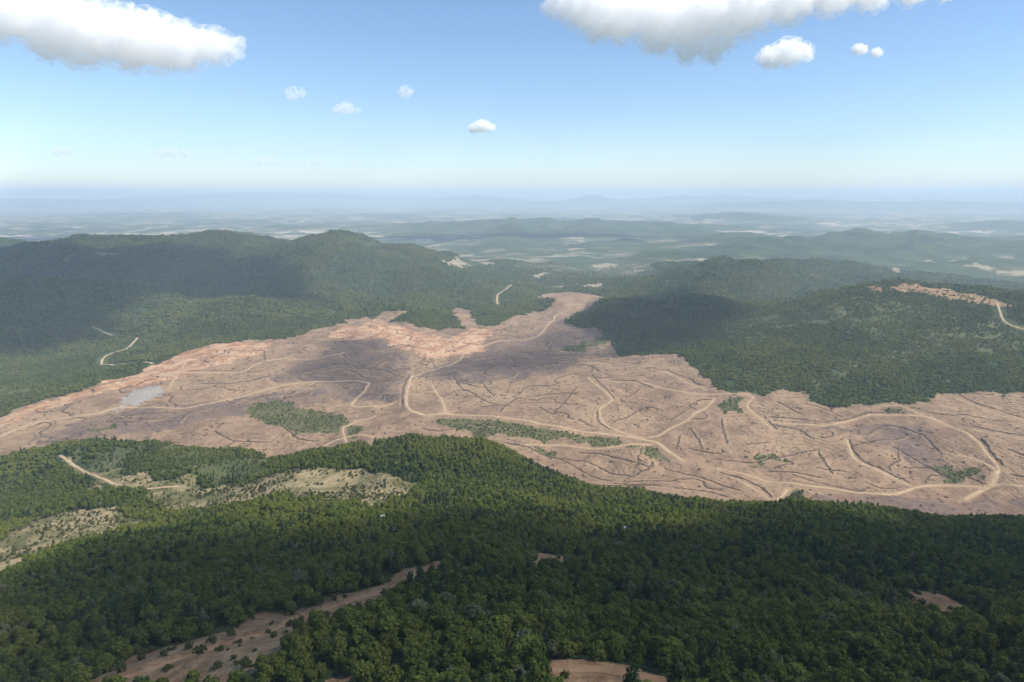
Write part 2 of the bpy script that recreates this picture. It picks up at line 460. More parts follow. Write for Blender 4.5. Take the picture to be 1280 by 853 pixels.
def terrain_material():
    m, nt, out = mat_new("land_cover"); g = NT(nt)
    pos = g.n("ShaderNodeNewGeometry").outputs['Position']
    a1 = g.n("ShaderNodeAttribute", attribute_name="cover"); s1 = g.n("ShaderNodeSeparateColor"); g.l(a1.outputs['Color'], s1.inputs[0])
    a2 = g.n("ShaderNodeAttribute", attribute_name="soil"); s2 = g.n("ShaderNodeSeparateColor"); g.l(a2.outputs['Color'], s2.inputs[0])
    clear, forest, farm = s1.outputs; scrub = a1.outputs['Alpha']
    red, gravel, purple = s2.outputs; bare = a2.outputs['Alpha']
    n_big = g.noise(pos, 1 / 260, 5, .6); n_mid = g.noise(pos, 1 / 55, 5, .62, .6); n_fine = g.noise(pos, 1 / 9, 5, .65); n_tiny = g.noise(pos, 1 / 2.2, 3, .6)
    # cleared soil
    soil = g.mix(g.ramp(n_mid, .34, .66), (.160, .106, .070), (.258, .172, .110))
    soil = g.mix(g.math('MULTIPLY', g.ramp(n_big, .40, .66), .65), soil, (.310, .216, .130))
    soil = g.mix(g.math('MULTIPLY', g.ramp(n_fine, .48, .68), .55), soil, (.098, .066, .048))
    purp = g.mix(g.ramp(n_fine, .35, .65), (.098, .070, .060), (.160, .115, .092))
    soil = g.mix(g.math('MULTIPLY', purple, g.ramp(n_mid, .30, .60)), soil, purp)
    redc = g.mix(g.ramp(n_mid, .40, .62), (.32, .165, .092), (.45, .300, .190))
    soil = g.mix(g.math('MULTIPLY', red, .85), soil, redc)
    # contour furrows left by the clearing machines
    sep = g.n("ShaderNodeSeparateXYZ"); g.l(pos, sep.inputs[0])
    fz = g.math('ADD', g.math('MULTIPLY', sep.outputs[2], 1.15), g.math('MULTIPLY', n_mid, 9.0))
    wv = g.math('SINE', g.math('MULTIPLY', fz, 2.2))
    furrow = g.math('MULTIPLY', g.ramp(wv, .55, .98), g.ramp(n_big, .36, .60))
    soil = g.mix(g.math('MULTIPLY', furrow, .30), soil, (.085, .058, .042))
    grav = g.mix(n_fine, (.19, .172, .15), (.30, .275, .24))
    soil = g.mix(g.math('MULTIPLY', gravel, g.ramp(n_mid, .22, .45)), soil, grav)
    # bare strips and scrub ground
    barec = g.mix(g.ramp(n_fine, .35, .68), (.19, .112, .060), (.31, .200, .112))
    barec = g.mix(g.math('MULTIPLY', g.ramp(n_tiny, .50, .68), .5), barec, (.085, .082, .036))
    barec = g.mix(g.math('MULTIPLY', g.ramp(n_mid, .52, .66), .55), barec, (.26, .215, .125))
    dry = g.mix(g.ramp(n_mid, .36, .64), (.10, .095, .040), (.30, .235, .135))
    dry = g.mix(g.math('MULTIPLY', g.ramp(n_fine, .48, .66), .6), dry, (.060, .072, .028))
    floor_ = g.mix(g.ramp(n_fine, .35, .65), (.030, .046, .016), (.060, .076, .028))
    # far forest: crowns too small to part, dark and light stands
    vor = g.n("ShaderNodeTexVoronoi"); vor.inputs['Scale'].default_value = 1 / 13; g.l(pos, vor.inputs['Vector'])
    stand = g.mix(g.ramp(n_big, .38, .62), (.020, .042, .018), (.055, .075, .026))
    floor_ = g.mix(.75, floor_, stand)
    base = g.mix(clear, floor_, soil)
    base = g.mix(g.math('MULTIPLY', forest, clear), base, g.mix(n_mid, (.050, .068, .024), (.085, .092, .036)))
    base = g.mix(scrub, base, dry)
    base = g.mix(bare, base, barec)
    # fields of the plain
    mp = g.n("ShaderNodeMapping"); mp.inputs['Rotation'].default_value = (0, 0, .4); mp.inputs['Scale'].default_value = (1 / 210, 1 / 150, 0)
    g.l(pos, mp.inputs[0])
    v2 = g.n("ShaderNodeTexVoronoi", distance='CHEBYCHEV'); v2.inputs['Scale'].default_value = 1; g.l(mp.outputs[0], v2.inputs['Vector'])
    sc = g.n("ShaderNodeSeparateColor"); g.l(v2.outputs['Color'], sc.inputs[0])
    n_land = g.noise(pos, 1 / 1900, 6, .65)
    fcol = g.mix(g.ramp(sc.outputs[0], .25, .75), (.06, .078, .036), (.30, .245, .17))
    fcol = g.mix(g.math('GREATER_THAN', sc.outputs[1], .72), fcol, (.40, .33, .25))
    fcol = g.mix(g.math('GREATER_THAN', sc.outputs[2], .62), fcol, (.05, .07, .03))
    fcol = g.mix(g.ramp(n_land, .47, .58), fcol, (.045, .068, .034))
    base = g.mix(farm, base, fcol)
    fld = g.n("ShaderNodeAttribute", attribute_name="field")
    base = g.mix(g.math('MULTIPLY', fld.outputs['Fac'], g.math('GREATER_THAN', sc.outputs[0], .38)), base, g.mix(g.ramp(n_fine, .3, .7), (.33, .265, .185), (.19, .165, .10)))
    trk = g.n("ShaderNodeAttribute", attribute_name="track")
    base = g.mix(g.math('MULTIPLY', trk.outputs['Fac'], g.ramp(n_fine, .25, .6)), base, (.335, .235, .140))
    bs = g.n("ShaderNodeBsdfPrincipled"); bs.inputs['Roughness'].default_value = .95; bs.inputs['Specular IOR Level'].default_value = .1
    g.l(base, bs.inputs['Base Color'])
    hgt = g.math('ADD', g.math('MULTIPLY', n_fine, 2.4), g.math('ADD', g.math('MULTIPLY', n_mid, 5.0), g.math('MULTIPLY', furrow, -.9)))
    hgt = g.math('ADD', hgt, g.math('MULTIPLY', n_tiny, .5))
    bp = g.n("ShaderNodeBump"); bp.inputs['Strength'].default_value = 1.0; bp.inputs['Distance'].default_value = 1.0
    g.l(hgt, bp.inputs['Height']); g.l(bp.outputs[0], bs.inputs['Normal'])
    g.l(bs.outputs[0], out.inputs[0])
    return m

def simple_noise_mat(name, c1, c2, scale, bump=.3, bscale=None):
    m, nt, out = mat_new(name); g = NT(nt)
    pos = g.n("ShaderNodeNewGeometry").outputs['Position']
    n1 = g.noise(pos, scale, 5, .65)
    bs = g.n("ShaderNodeBsdfPrincipled"); bs.inputs['Roughness'].default_value = .95; bs.inputs['Specular IOR Level'].default_value = .1
    g.l(g.mix(g.ramp(n1, .3, .7), c1, c2), bs.inputs['Base Color'])
    bp = g.n("ShaderNodeBump"); bp.inputs['Strength'].default_value = bump; bp.inputs['Distance'].default_value = .6
    g.l(g.noise(pos, bscale or scale * 4, 4), bp.inputs['Height']); g.l(bp.outputs[0], bs.inputs['Normal'])
    g.l(bs.outputs[0], out.inputs[0]); return m

M_LAND = terrain_material()
M_ROAD = simple_noise_mat("packed_dirt", (.29, .205, .125), (.40, .295, .185), 1 / 14)
M_ROADR = simple_noise_mat("reddish_dirt", (.22, .132, .072), (.33, .21, .12), 1 / 9)
M_BRUSH = simple_noise_mat("dead_brush", (.070, .050, .036), (.135, .098, .070), 1 / 4, .9)
M_BARK = simple_noise_mat("bark", (.06, .045, .035), (.12, .09, .07), 3)
M_DEAD = simple_noise_mat("bleached_wood", (.30, .28, .25), (.45, .42, .38), 3)
M_ROCK = simple_noise_mat("pale_rock", (.35, .33, .30), (.55, .53, .50), .8, .6)

def leaf_material(name, c_dark, c_light, c_warm):
    m, nt, out = mat_new(name); g = NT(nt)
    geo = g.n("ShaderNodeNewGeometry")
    oi = g.n("ShaderNodeObjectInfo")
    tint = g.n("ShaderNodeAttribute", attribute_name="tint")
    stand = g.noise(geo.outputs['Position'], 1 / 240, 5, .66)
    col = g.mix(oi.outputs['Random'], c_dark, c_light)
    col = g.mix(g.math('MULTIPLY', g.ramp(stand, .42, .60), .8), col, c_warm)
    rnd2 = g.math('FRACT', g.math('MULTIPLY', oi.outputs['Random'], 37.7))
    col = g.mix(g.math('MULTIPLY', g.math('GREATER_THAN', rnd2, .965), .75), col, (.17, .175, .105))
    hsv = g.n("ShaderNodeHueSaturation"); g.l(col, hsv.inputs['Color'])
    mr = g.n("ShaderNodeMapRange"); mr.inputs['To Min'].default_value = .75; mr.inputs['To Max'].default_value = 1.2; g.l(tint.outputs['Fac'], mr.inputs['Value'])
    g.l(mr.outputs[0], hsv.inputs['Value'])
    d = g.n("ShaderNodeBsdfDiffuse"); t = g.n("ShaderNodeBsdfTranslucent"); mx = g.n("ShaderNodeMixShader"); mx.inputs[0].default_value = .38
    g.l(hsv.outputs[0], d.inputs[0]); g.l(hsv.outputs[0], t.inputs[0]); g.l(d.outputs[0], mx.inputs[1]); g.l(t.outputs[0], mx.inputs[2])
    g.l(mx.outputs[0], out.inputs[0]); return m
M_OAK = leaf_material("oak_leaves", (.062, .092, .020), (.135, .170, .038), (.172, .186, .042))
M_PINE = leaf_material("pine_needles", (.036, .060, .026), (.062, .092, .038), (.078, .104, .040))
M_SHRUB = leaf_material("shrub_leaves", (.050, .068, .024), (.090, .105, .038), (.11, .115, .045))

# ------------------------------------------------------------------ the land as one sheet
idx = np.arange(NR * NP).reshape(NR, NP)
quads = np.stack([idx[:-1, :-1], idx[:-1, 1:], idx[1:, 1:], idx[1:, :-1]], -1).reshape(-1, 4)[:, ::-1]
V = np.stack([X, Y_, Z], -1).reshape(-1, 3)
V = np.vstack([V, [[0, 0, Z[0].mean()]]])
fan = np.stack([idx[0, 1:], idx[0, :-1], np.full(NP - 1, NR * NP)], -1)
me = mesh_np("ground", V, quads, fan)
def put_color(me, name, a, b, c, d):
    arr = np.stack([np.append(np.asarray(q, np.float32).ravel(), 0) for q in (a, b, c, d)], -1).astype(np.float32)
    at = me.attributes.new(name, 'FLOAT_COLOR', 'POINT'); at.data.foreach_set("color", arr.ravel())
put_color(me, "cover", m_clear * 1.0, forest, farm, np.where(m_scrub & ~m_clear, .9, np.where(m_open & ~m_clear, .22, 0)))
put_color(me, "soil", m_red * 1.0, m_gravel * 1.0, m_purple * 1.0, m_bare * 1.0)
at = me.attributes.new("field", 'FLOAT', 'POINT'); at.data.foreach_set("value", np.append(m_field.astype(np.float32).ravel(), 0))
ground = new_obj("ground", me, M_LAND)
tag(ground, kind="structure", label="rolling land with a cleared basin, wooded hills and a far plain")

# ------------------------------------------------------------------ roads as ribbons lying in their cuts
for k, (w, path) in enumerate(road_paths):
    t = np.gradient(path, axis=0); t /= np.linalg.norm(t, axis=1)[:, None] + 1e-9
    nrm = np.stack([t[:, 1], -t[:, 0]], -1)
    s = np.arange(len(path))
    offs = np.array([-.5, -.25, 0, .25, .5]); rows = []
    for o in offs:
        wob = w * .64 * (o + (0.24 * np.sign(o) * gnoise(s / 4.0, np.full(len(s), 3.3 + o * 9 + k), 41) if abs(o) > .4 else 0))
        q = path + nrm * np.reshape(wob, (-1, 1))
        z = height(q[:, 0], q[:, 1]) + (.45 if abs(o) < .4 else .12)
        rows.append(np.column_stack([q, z]))
    Vv = np.stack(rows, 1).reshape(-1, 3)
    n5 = len(offs); ii = np.arange(len(path) * n5).reshape(-1, n5)
    qd = np.stack([ii[:-1, :-1], ii[1:, :-1], ii[1:, 1:], ii[:-1, 1:]], -1).reshape(-1, 4)[:, ::-1]
    tag(new_obj("dirt_road", mesh_np("dirt_road", Vv, qd), M_ROADR if np.hypot(*path[0]) < 700 else M_ROAD), kind="structure")

# ------------------------------------------------------------------ brush windrows on the cleared slopes
ROWS = [[(568,472),(578,486),(602,499),(622,506)],[(605,481),(618,496)],[(649,494),(659,484),(689,482),(709,477)],[(659,496),(702,492),(722,494)],[(625,516),(642,501),(652,497)],
 [(675,509),(692,518),(705,505),(722,484)],[(756,476),(786,476),(817,486)],[(783,497),(800,487)],[(766,528),(786,521),(803,511),(830,514)],[(722,524),(739,533)],
 [(628,553),(662,560),(702,575),(726,588),(766,602)],[(696,573),(736,578),(769,593),(793,596)],[(722,565),(753,568),(783,575),(813,586)],[(793,595),(813,585),(817,578)],[(766,605),(830,608)],
 [(863,535),(872,548),(879,562)],[(902,523),(905,540),(909,555)],[(846,562),(851,544)],[(890,574),(920,577),(946,578),(978,572),(1023,562)],[(1023,562),(1030,575),(1041,593)],[(1083,553),(1110,550),(1132,546)],
 [(1083,544),(1108,532),(1146,541),(1162,551),(1175,565)],[(1115,558),(1139,572),(1182,593)],[(971,502),(985,509),(1002,518)],[(932,556),(964,553)],[(830,585),(876,597),(928,614)],
 [(1198,494),(1232,508),(1282,523)],[(1215,533),(1250,540),(1285,545)],[(1226,548),(1240,566),(1255,583)],[(232,464),(260,463),(289,464)],[(198,553),(228,554)],[(269,539),(292,551),(336,553)],[(279,560),(296,551)],
 [(800,460),(837,464),(876,483)],[(512,470),(504,488),(504,506)],[(960,521),(1027,528),(1088,516),(1130,516)],[(1062,549),(1071,568),(1103,587),(1138,604)],[(955,521),(972,537)],
 [(740,468),(756,484),(770,500)],[(899,590),(925,597),(950,609),(966,622)],[(747,514),(749,528),(765,538)],[(580,530),(640,535)],[(650,505),(690,503),(722,506)],[(600,509),(640,508)],[(1020,585),(1060,590)],
 [(840,525),(860,512)],[(1190,600),(1160,585),(1130,585)],[(1258,560),(1290,575)],[(1262,592),(1292,600)],[(960,590),(1000,592),(1030,598)],[(842,610),(880,614),(912,622)],[(700,600),(740,610)],[(860,560),(885,566),(905,566)],
 [(350,530),(372,548),(400,552)],[(150,520),(200,517),(260,512)],[(250,480),(300,478),(340,470)],[(330,440),(332,452)],[(640,440),(680,440),(720,432)],[(600,452),(650,448),(700,450)],[(560,440),(590,430)],
 [(690,412),(720,408)],[(420,460),(470,462),(500,470)],[(380,470),(430,465)],[(700,455),(745,452),(770,455)]]
WLAB = "low dark row of piled brush lying across the cleared slope"
row_paths = [spline(world_poly(qs), 2.2) for qs in ROWS]; tracks = []
def samp(G, x, y):
    i, j = grid_ij(np.atleast_1d(x), np.atleast_1d(y)); return G[np.round(i).astype(int), np.round(j).astype(int)]
# further rows follow the contours, as the machines worked along the slope
busy = np.vstack(row_paths + [p for w, p in road_paths])
rr_ = random.Random(5); tries = 0; extra = 0
allowed = m_clear & ~m_island & ~m_gravel
edge_f = (forest > .9) & ~m_clear & (R > 850) & (R < 2600) & ((np.arange(NP) % 4 == 0)[None, :]) & ((np.arange(NR) % 2 == 0)[:, None])
while extra < 120 and tries < 3500:
    tries += 1
    x, y = rr_.uniform(-1150, 1150), rr_.uniform(900, 2450)
    if abs(math.atan2(x, y)) > .68 or not samp(allowed, x, y)[0]: continue
    if np.min(np.hypot(busy[:, 0] - x, busy[:, 1] - y)) < 19: continue
    L = rr_.choice([30, 55, 80, 110]); across = rr_.random() < .2; halves = []; x0_, y0_ = x, y
    for sgn in (1, -1):
        x, y = x0_, y0_; d0 = None; half = []
        for _ in range(L // 2):
            e = 12.0
            gx_a = float(height(x + e, y) - height(x - e, y)); gy_a = float(height(x, y + e) - height(x, y - e))
            t = (np.array([-gy_a, gx_a]) if not across else np.array([gx_a, gy_a])) + 1e-6
            t = t / np.linalg.norm(t)
            if d0 is None: t = t * sgn
            else:
                if t @ d0 < 0: t = -t
                t = .4 * t + .6 * d0; t /= np.linalg.norm(t)
            d0 = t; x += t[0] * 2.4; y += t[1] * 2.4
            if not samp(allowed, x, y)[0]: break
            half.append((x, y))
            if np.min(np.hypot(busy[:, 0] - x, busy[:, 1] - y)) < 5: break
        halves.append(half)
    path = halves[1][::-1] + [(x0_, y0_)] + halves[0]
    if len(path) < 9 or np.hypot(path[0][0] - path[-1][0], path[0][1] - path[-1][1]) < 2.4 * len(path) * .55: continue
    path = np.array(path); row_paths.append(path); busy = np.vstack([busy, path[::2]]); extra += 1
for k, path in enumerate(row_paths):
    if len(path) < 4: continue
    t = np.gradient(path, axis=0); t /= np.linalg.norm(t, axis=1)[:, None] + 1e-9
    nrm = np.stack([t[:, 1], -t[:, 0]], -1); s = np.arange(len(path))
    path = path + nrm * (1.6 * gnoise(s / 6, np.full(len(s), k * 3.7), 51))[:, None]
    taper = np.clip(np.minimum(s + 1, len(s) - s) / 5.0, .25, 1)
    hh = (1.2 + .9 * gnoise(s / 3.1, np.full(len(s), k * 1.3), 53) + .5 * rng.random(len(s))) * taper
    hh = np.clip(hh * .8, .25, 2.2); ww = (2.2 + .9 * gnoise(s / 4.2, np.full(len(s), k * 2.1), 55)) * taper
    prof = [(-1, -.5), (-.62, .55), (-.1, 1.0), (.45, .72), (1, -.5)]; rows = []
    for a, b in prof:
        q = path + nrm * (a * ww + .7 * rng.standard_normal(len(s)))[:, None]
        rows.append(np.column_stack([q, height(q[:, 0], q[:, 1]) + b * hh + .25 * rng.standard_normal(len(s)) * (b > 0)]))
    Vv = np.stack(rows, 1).reshape(-1, 3); n5 = len(prof); ii = np.arange(len(path) * n5).reshape(-1, n5)
    qd = np.stack([ii[:-1, :-1], ii[1:, :-1], ii[1:, 1:], ii[:-1, 1:]], -1).reshape(-1, 4)[:, ::-1]
    o = new_obj("brush_windrow", mesh_np("brush_windrow", Vv, qd, smooth=False), M_BRUSH)
    tracks.append(path + nrm * np.sign(nrm[:, 1:2].mean()) * -5.0)
    ln = float(np.linalg.norm(np.diff(path, axis=0), axis=1).sum()); mid = path[len(path) // 2]
    cells = tuple(int(round(float(q_))) for q_ in grid_ij(mid[0], mid[1]))
    dr = min(float(np.min(np.hypot(p_[:, 0] - mid[0], p_[:, 1] - mid[1]))) for w_, p_ in road_paths)
    di = np.hypot(X[m_island] - mid[0], Y_[m_island] - mid[1]).min()
    df = np.hypot(X[edge_f] - mid[0], Y_[edge_f] - mid[1]).min()
    where = ("beside a dirt road" if dr < 11 else "next to a green thicket" if di < 25 else "close under the forest edge" if df < 45 else
             "on the reddish upper slope" if m_red[cells] else "on the dark purplish ground" if m_purple[cells] else
             "between two dirt roads" if dr < 45 else "on open tan soil")
    hz = abs(height(*path[-1]) - height(*path[0])) / (ln + 1e-6)
    WLAB = f"{'short' if ln < 55 else 'long' if ln < 130 else 'very long'} dark row of piled brush {'running along' if hz < .06 else 'running down'} the slope {where}"
    tag(o, WLAB, "brush row", "rows of piled brush on the cleared basin")

trk = np.zeros(X.shape, np.float32)
def stamp_to(A, path, half, val):
    for x, y in path:
        r = math.hypot(x, y)
        i0 = max(np.searchsorted(rr, r - half) - 1, 0); i1 = np.searchsorted(rr, r + half) + 1
        p = math.atan2(x, y); dp = half / r
        j0 = max(np.searchsorted(phi, p - dp) - 1, 0); j1 = np.searchsorted(phi, p + dp) + 1
        w = val * (1 - sstep(half * .4, half, np.hypot(X[i0:i1, j0:j1] - x, Y_[i0:i1, j0:j1] - y)))
        A[i0:i1, j0:j1] = np.maximum(A[i0:i1, j0:j1], w)
for p in tracks: stamp_to(trk, p[::2], 4.0, .42)
for w, p in road_paths: stamp_to(trk, p[::2], w * .5 + 3.5, .8)
at = ground.data.attributes.new("track", 'FLOAT', 'POINT'); at.data.foreach_set("value", np.append((trk * m_clear).astype(np.float32).ravel(), 0))

# ------------------------------------------------------------------ trees
def leaf_cloud(n, blobs, size, seed, flat=.95):
    r = np.random.default_rng(seed)
    vs, fs, tint = [], [], []
    wts = np.array([b[3] ** 2 for b in blobs]); wts = wts / wts.sum()
    for k in range(n):
        b = blobs[r.choice(len(blobs), p=wts)]
        d = r.standard_normal(3); d /= np.linalg.norm(d)
        if d[2] < -.55: d[2] *= -.6
        rad = b[3] * (1 - .32 * r.random() ** 2) * (1 + .12 * r.standard_normal())
        c = np.array(b[:3]) + d * rad * np.array([1, 1, flat])
        nn = d + np.array([0, 0, .25]) + .34 * r.standard_normal(3); nn /= np.linalg.norm(nn)
        a = np.cross(nn, [0.3, .2, 1.0]); a /= np.linalg.norm(a) + 1e-9; bb = np.cross(nn, a)
        th = r.random() * 6.28; a2 = a * math.cos(th) + bb * math.sin(th); b2 = np.cross(nn, a2)
        s = size * (.65 + .7 * r.random()); e = .55 + .45 * r.random()
        i = len(vs)
        vs += [c - a2 * s - b2 * s * e * .6, c + a2 * s * .9 - b2 * s * e, c + a2 * s + b2 * s * e * .8 + nn * s * .15, c - a2 * s * .8 + b2 * s * e]
        fs.append((i, i + 1, i + 2, i + 3)); tint += [r.random()] * 4
    return np.array(vs), np.array(fs), np.array(tint, np.float32)

def crown_mesh(name, n, kind, seed, size, mat):
    r = np.random.default_rng(seed)
    blobs = []
    if kind == 'oak':
        hgt = 6.3; rad = 2.5
        blobs.append((0, 0, 3.7, 1.75))
        for k in range(7):
            a = k * .9 + r.random() * .6; q = rad * (.42 + .25 * r.random())
            blobs.append((q * math.cos(a), q * math.sin(a), 2.5 + 2.1 * r.random(), .95 + .5 * r.random()))
        blobs.append((.4 * r.standard_normal(), .4 * r.standard_normal(), 5.0 + .4 * r.random(), 1.15))
        blobs.append((0, 0, 2.0, 1.7))
    elif kind == 'pine':
        for k in range(8):
            z = 1.6 + k * .85; q = 1.75 * (1 - k / 9.5) + .3
            a = r.random() * 6.28
            blobs.append((.3 * q * math.cos(a), .3 * q * math.sin(a), z, q))
    elif kind == 'shrub':
        for k in range(6):
            a = r.random() * 6.28; q = .9 * r.random()
            blobs.append((q * math.cos(a), q * math.sin(a), .7 + .7 * r.random(), .55 + .45 * r.random()))
    elif kind == 'clump':
        for k in range(5):
            a = r.random() * 6.28; q = 2.4 * r.random() ** .5
            blobs.append((q * math.cos(a), q * math.sin(a), 2.2 + 2.0 * r.random(), 1.5 + .7 * r.random()))
    vs, fs, tint = leaf_cloud(n, blobs, size, seed + 5)
    me = mesh_np(name, vs, fs, smooth=False)
    at = me.attributes.new("tint", 'FLOAT', 'POINT'); at.data.foreach_set("value", tint)
    me.materials.append(mat); return me

def tube(bm, p, q, r0, r1, seg=6):
    p = np.array(p, float); q = np.array(q, float); d = q - p; d /= np.linalg.norm(d)
    a = np.cross(d, [.31, .93, .2]); a /= np.linalg.norm(a); b = np.cross(d, a)
    A = [bm.verts.new(p + r0 * (a * math.cos(t * 6.2832 / seg) + b * math.sin(t * 6.2832 / seg))) for t in range(seg)]
    B = [bm.verts.new(q + r1 * (a * math.cos(t * 6.2832 / seg) + b * math.sin(t * 6.2832 / seg))) for t in range(seg)]
    for k in range(seg): bm.faces.new((A[k], A[(k + 1) % seg], B[(k + 1) % seg], B[k]))
    bm.faces.new(B)

def trunk_mesh(name, kind, seed, mat):
    r = random.Random(seed); bm = bmesh.new()
    top = 3.4 if kind == 'oak' else 7.2 if kind == 'pine' else 4.2
    n = 4; pts = [(0.12 * r.uniform(-1, 1) * k, 0.12 * r.uniform(-1, 1) * k, -.6 + (top + .6) * k / n) for k in range(n + 1)]
    for k in range(n): tube(bm, pts[k], pts[k + 1], .22 * (1 - .19 * k), .22 * (1 - .19 * (k + 1)), 7)
    nb = 6 if kind != 'dead' else 16
    for k in range(nb):
        j = r.randint(1, n); a = r.random() * 6.28; L = r.uniform(1.0, 2.0); p = pts[j]
        q = (p[0] + L * math.cos(a) * .75, p[1] + L * math.sin(a) * .75, p[2] + L * r.uniform(.25, .8))
        tube(bm, p, q, .08, .03, 5)
        if kind == 'dead':
            for _ in range(3):
                tube(bm, q, (q[0] + r.uniform(-.6, .6), q[1] + r.uniform(-.6, .6), q[2] + r.uniform(.1, .8)), .035, .012, 4)
    me = bpy.data.meshes.new(name); bm.to_mesh(me); bm.free(); me.materials.append(mat); return me

N_OAK, N_PINE = 5, 2
oak_crowns = [crown_mesh("crown", 620, 'oak', 100 + k, .33, M_OAK) for k in range(N_OAK)]
pine_crowns = [crown_mesh("crown", 560, 'pine', 200 + k, .30, M_PINE) for k in range(N_PINE)]
oak_trunks = [trunk_mesh("trunk", 'oak', 300 + k, M_BARK) for k in range(N_OAK)]
pine_trunks = [trunk_mesh("trunk", 'pine', 320 + k, M_BARK) for k in range(N_PINE)]
dead_trunk = trunk_mesh("trunk", 'dead', 340, M_DEAD)

def scatter(r0, r1, spacing, thresh_fn, half=math.radians(43)):
    pts = []
    xm = r1 * math.sin(half)
    gx = np.arange(-xm, xm, spacing); gy = np.arange(r0 * math.cos(half), r1, spacing)
    GX, GY = np.meshgrid(gx, gy); GX = GX + ((np.arange(GX.shape[0]) % 2) * spacing * .5)[:, None]
    x = GX.ravel() + spacing * .36 * rng.standard_normal(GX.size); y = GY.ravel() + spacing * .36 * rng.standard_normal(GX.size)
    r = np.hypot(x, y); p = np.arctan2(x, y)
    ok = (r > r0) & (r < r1) & (np.abs(p) < half)
    x, y = x[ok], y[ok]
    i, j = grid_ij(x, y)
    f = forest[np.round(i).astype(int), np.round(j).astype(int)]
    keep = rng.random(len(x)) < thresh_fn(f, x, y)
    return x[keep], y[keep], f[keep]

def visible(x, y, margin):       # drop trees far below every sight line
    i, j = grid_ij(x, y)
    T = (Z - H) / R
    MX = np.maximum.accumulate(T, axis=0)
    ii = np.clip(np.floor(i).astype(int), 0, NR - 1); jj = np.clip(np.round(j).astype(int), 0, NP - 1)
    z = Z[ii, jj]; r = np.hypot(x, y)
    return (z + 9 - H) / r >= MX[np.maximum(ii - 2, 0), jj] - margin / r

def dens(f, x, y):
    g_ = fbm(x, y, 60, 3, 61)
    base = np.where(f > .9, np.where(np.hypot(x, y) > 1130, np.clip(1.15 + 1.1 * g_, 0, 1), .97), np.clip(f * (1 + 1.3 * g_), 0, 1))
    return base
b1 = scatter(120, 430, 5.2, dens); b2 = scatter(430, 1130, 4.2, dens)
nx, ny, nfv = (np.concatenate(q) for q in zip(b1, b2))
v = visible(nx, ny, 14); nx, ny, nfv = nx[v], ny[v], nfv[v]
nz = height(nx, ny)
# size: stands of taller and lower trees, low bushes on the scrub
nsz = (.78 + .75 * rng.random(len(nx)) ** 1.5) * (1 + .22 * fbm(nx, ny, 70, 2, 63))
nsz = np.where(nfv < .5, nsz * (.30 + .42 * rng.random(len(nx))), np.where(nfv < .8, nsz * .62, nsz))
nsz = nsz * (1 - .24 * sstep(380, 520, np.hypot(nx, ny)))
pine_pref = gnoise(nx / 85, ny / 85, 67) + .35 * rng.standard_normal(len(nx))
is_pine = pine_pref > .55
# the 300 that show largest become things of their own
def project(x, y, z):
    d = np.stack([x, y, z - H]); fwd = d[1] * cp - d[2] * sp; up = d[1] * sp + d[2] * cp
    return 640 + F * d[0] / fwd, 426.5 - F * up / fwd, fwd
pu, pv, pf = project(nx, ny, nz + 4)
infr = (pu > 4) & (pu < 1276) & (pv < 858)
order = np.argsort(np.where(infr, pf / np.maximum(nsz, .2), 1e9))
hero = order[:296]; is_hero = np.zeros(len(nx), bool); is_hero[hero] = True
lone_dead = set(hero[[40, 118, 205, 280]].tolist())

def tree_thing(kind, k, loc, rot, s, label, group):
    name = {'oak': 'broadleaf_tree', 'pine': 'pine_tree', 'dead': 'dead_tree'}[kind]
    e = bpy.data.objects.new(name, None); C.objects.link(e)
    e.location = loc; e.rotation_euler = (0, 0, rot); e.scale = s; e.empty_display_size = .5
    if kind == 'dead':
        tm, cm = dead_trunk, None
    else:
        tm = (oak_trunks if kind == 'oak' else pine_trunks)[k]; cm = (oak_crowns if kind == 'oak' else pine_crowns)[k]
    new_obj("trunk", tm, None, e)
    if cm: new_obj("crown", cm, None, e)
    tag(e, label, "tree", group); return e
for q in hero:
    u_, v_ = pu[q], pv[q]
    z = float(nz[q]); s = float(nsz[q]); rot = rng.random() * 6.28
    kind = 'dead' if q in lone_dead else 'pine' if is_pine[q] else 'oak'
    where = ("beside the bare red dirt strip" if road_w[tuple(int(round(float(a))) for a in grid_ij(nx[q], ny[q]))] else
             "on the slope left of the bare dirt strip" if u_ < 330 else
             "in the wood between the dirt strip and the dirt track" if u_ < 690 else "in the closed forest past the dirt track")
    small = "small" if s < 1.0 else "tall" if s > 1.28 else "mid-sized"
    if kind == 'dead': lab = "bleached leafless dead tree standing among green trees"
    elif kind == 'pine': lab = f"{small} dark narrow pine {where}"
    else: lab = f"{small} round green broadleaf tree {where}"
    k = int(rng.integers(N_OAK if kind == 'oak' else N_PINE))
    sx = s * (1 + .12 * rng.standard_normal()); 
    tree_thing(kind, k, (float(nx[q]), float(ny[q]), z - .15), rot, (sx, sx, s * (1 + .1 * rng.standard_normal())), lab, "trees of the foreground forest")

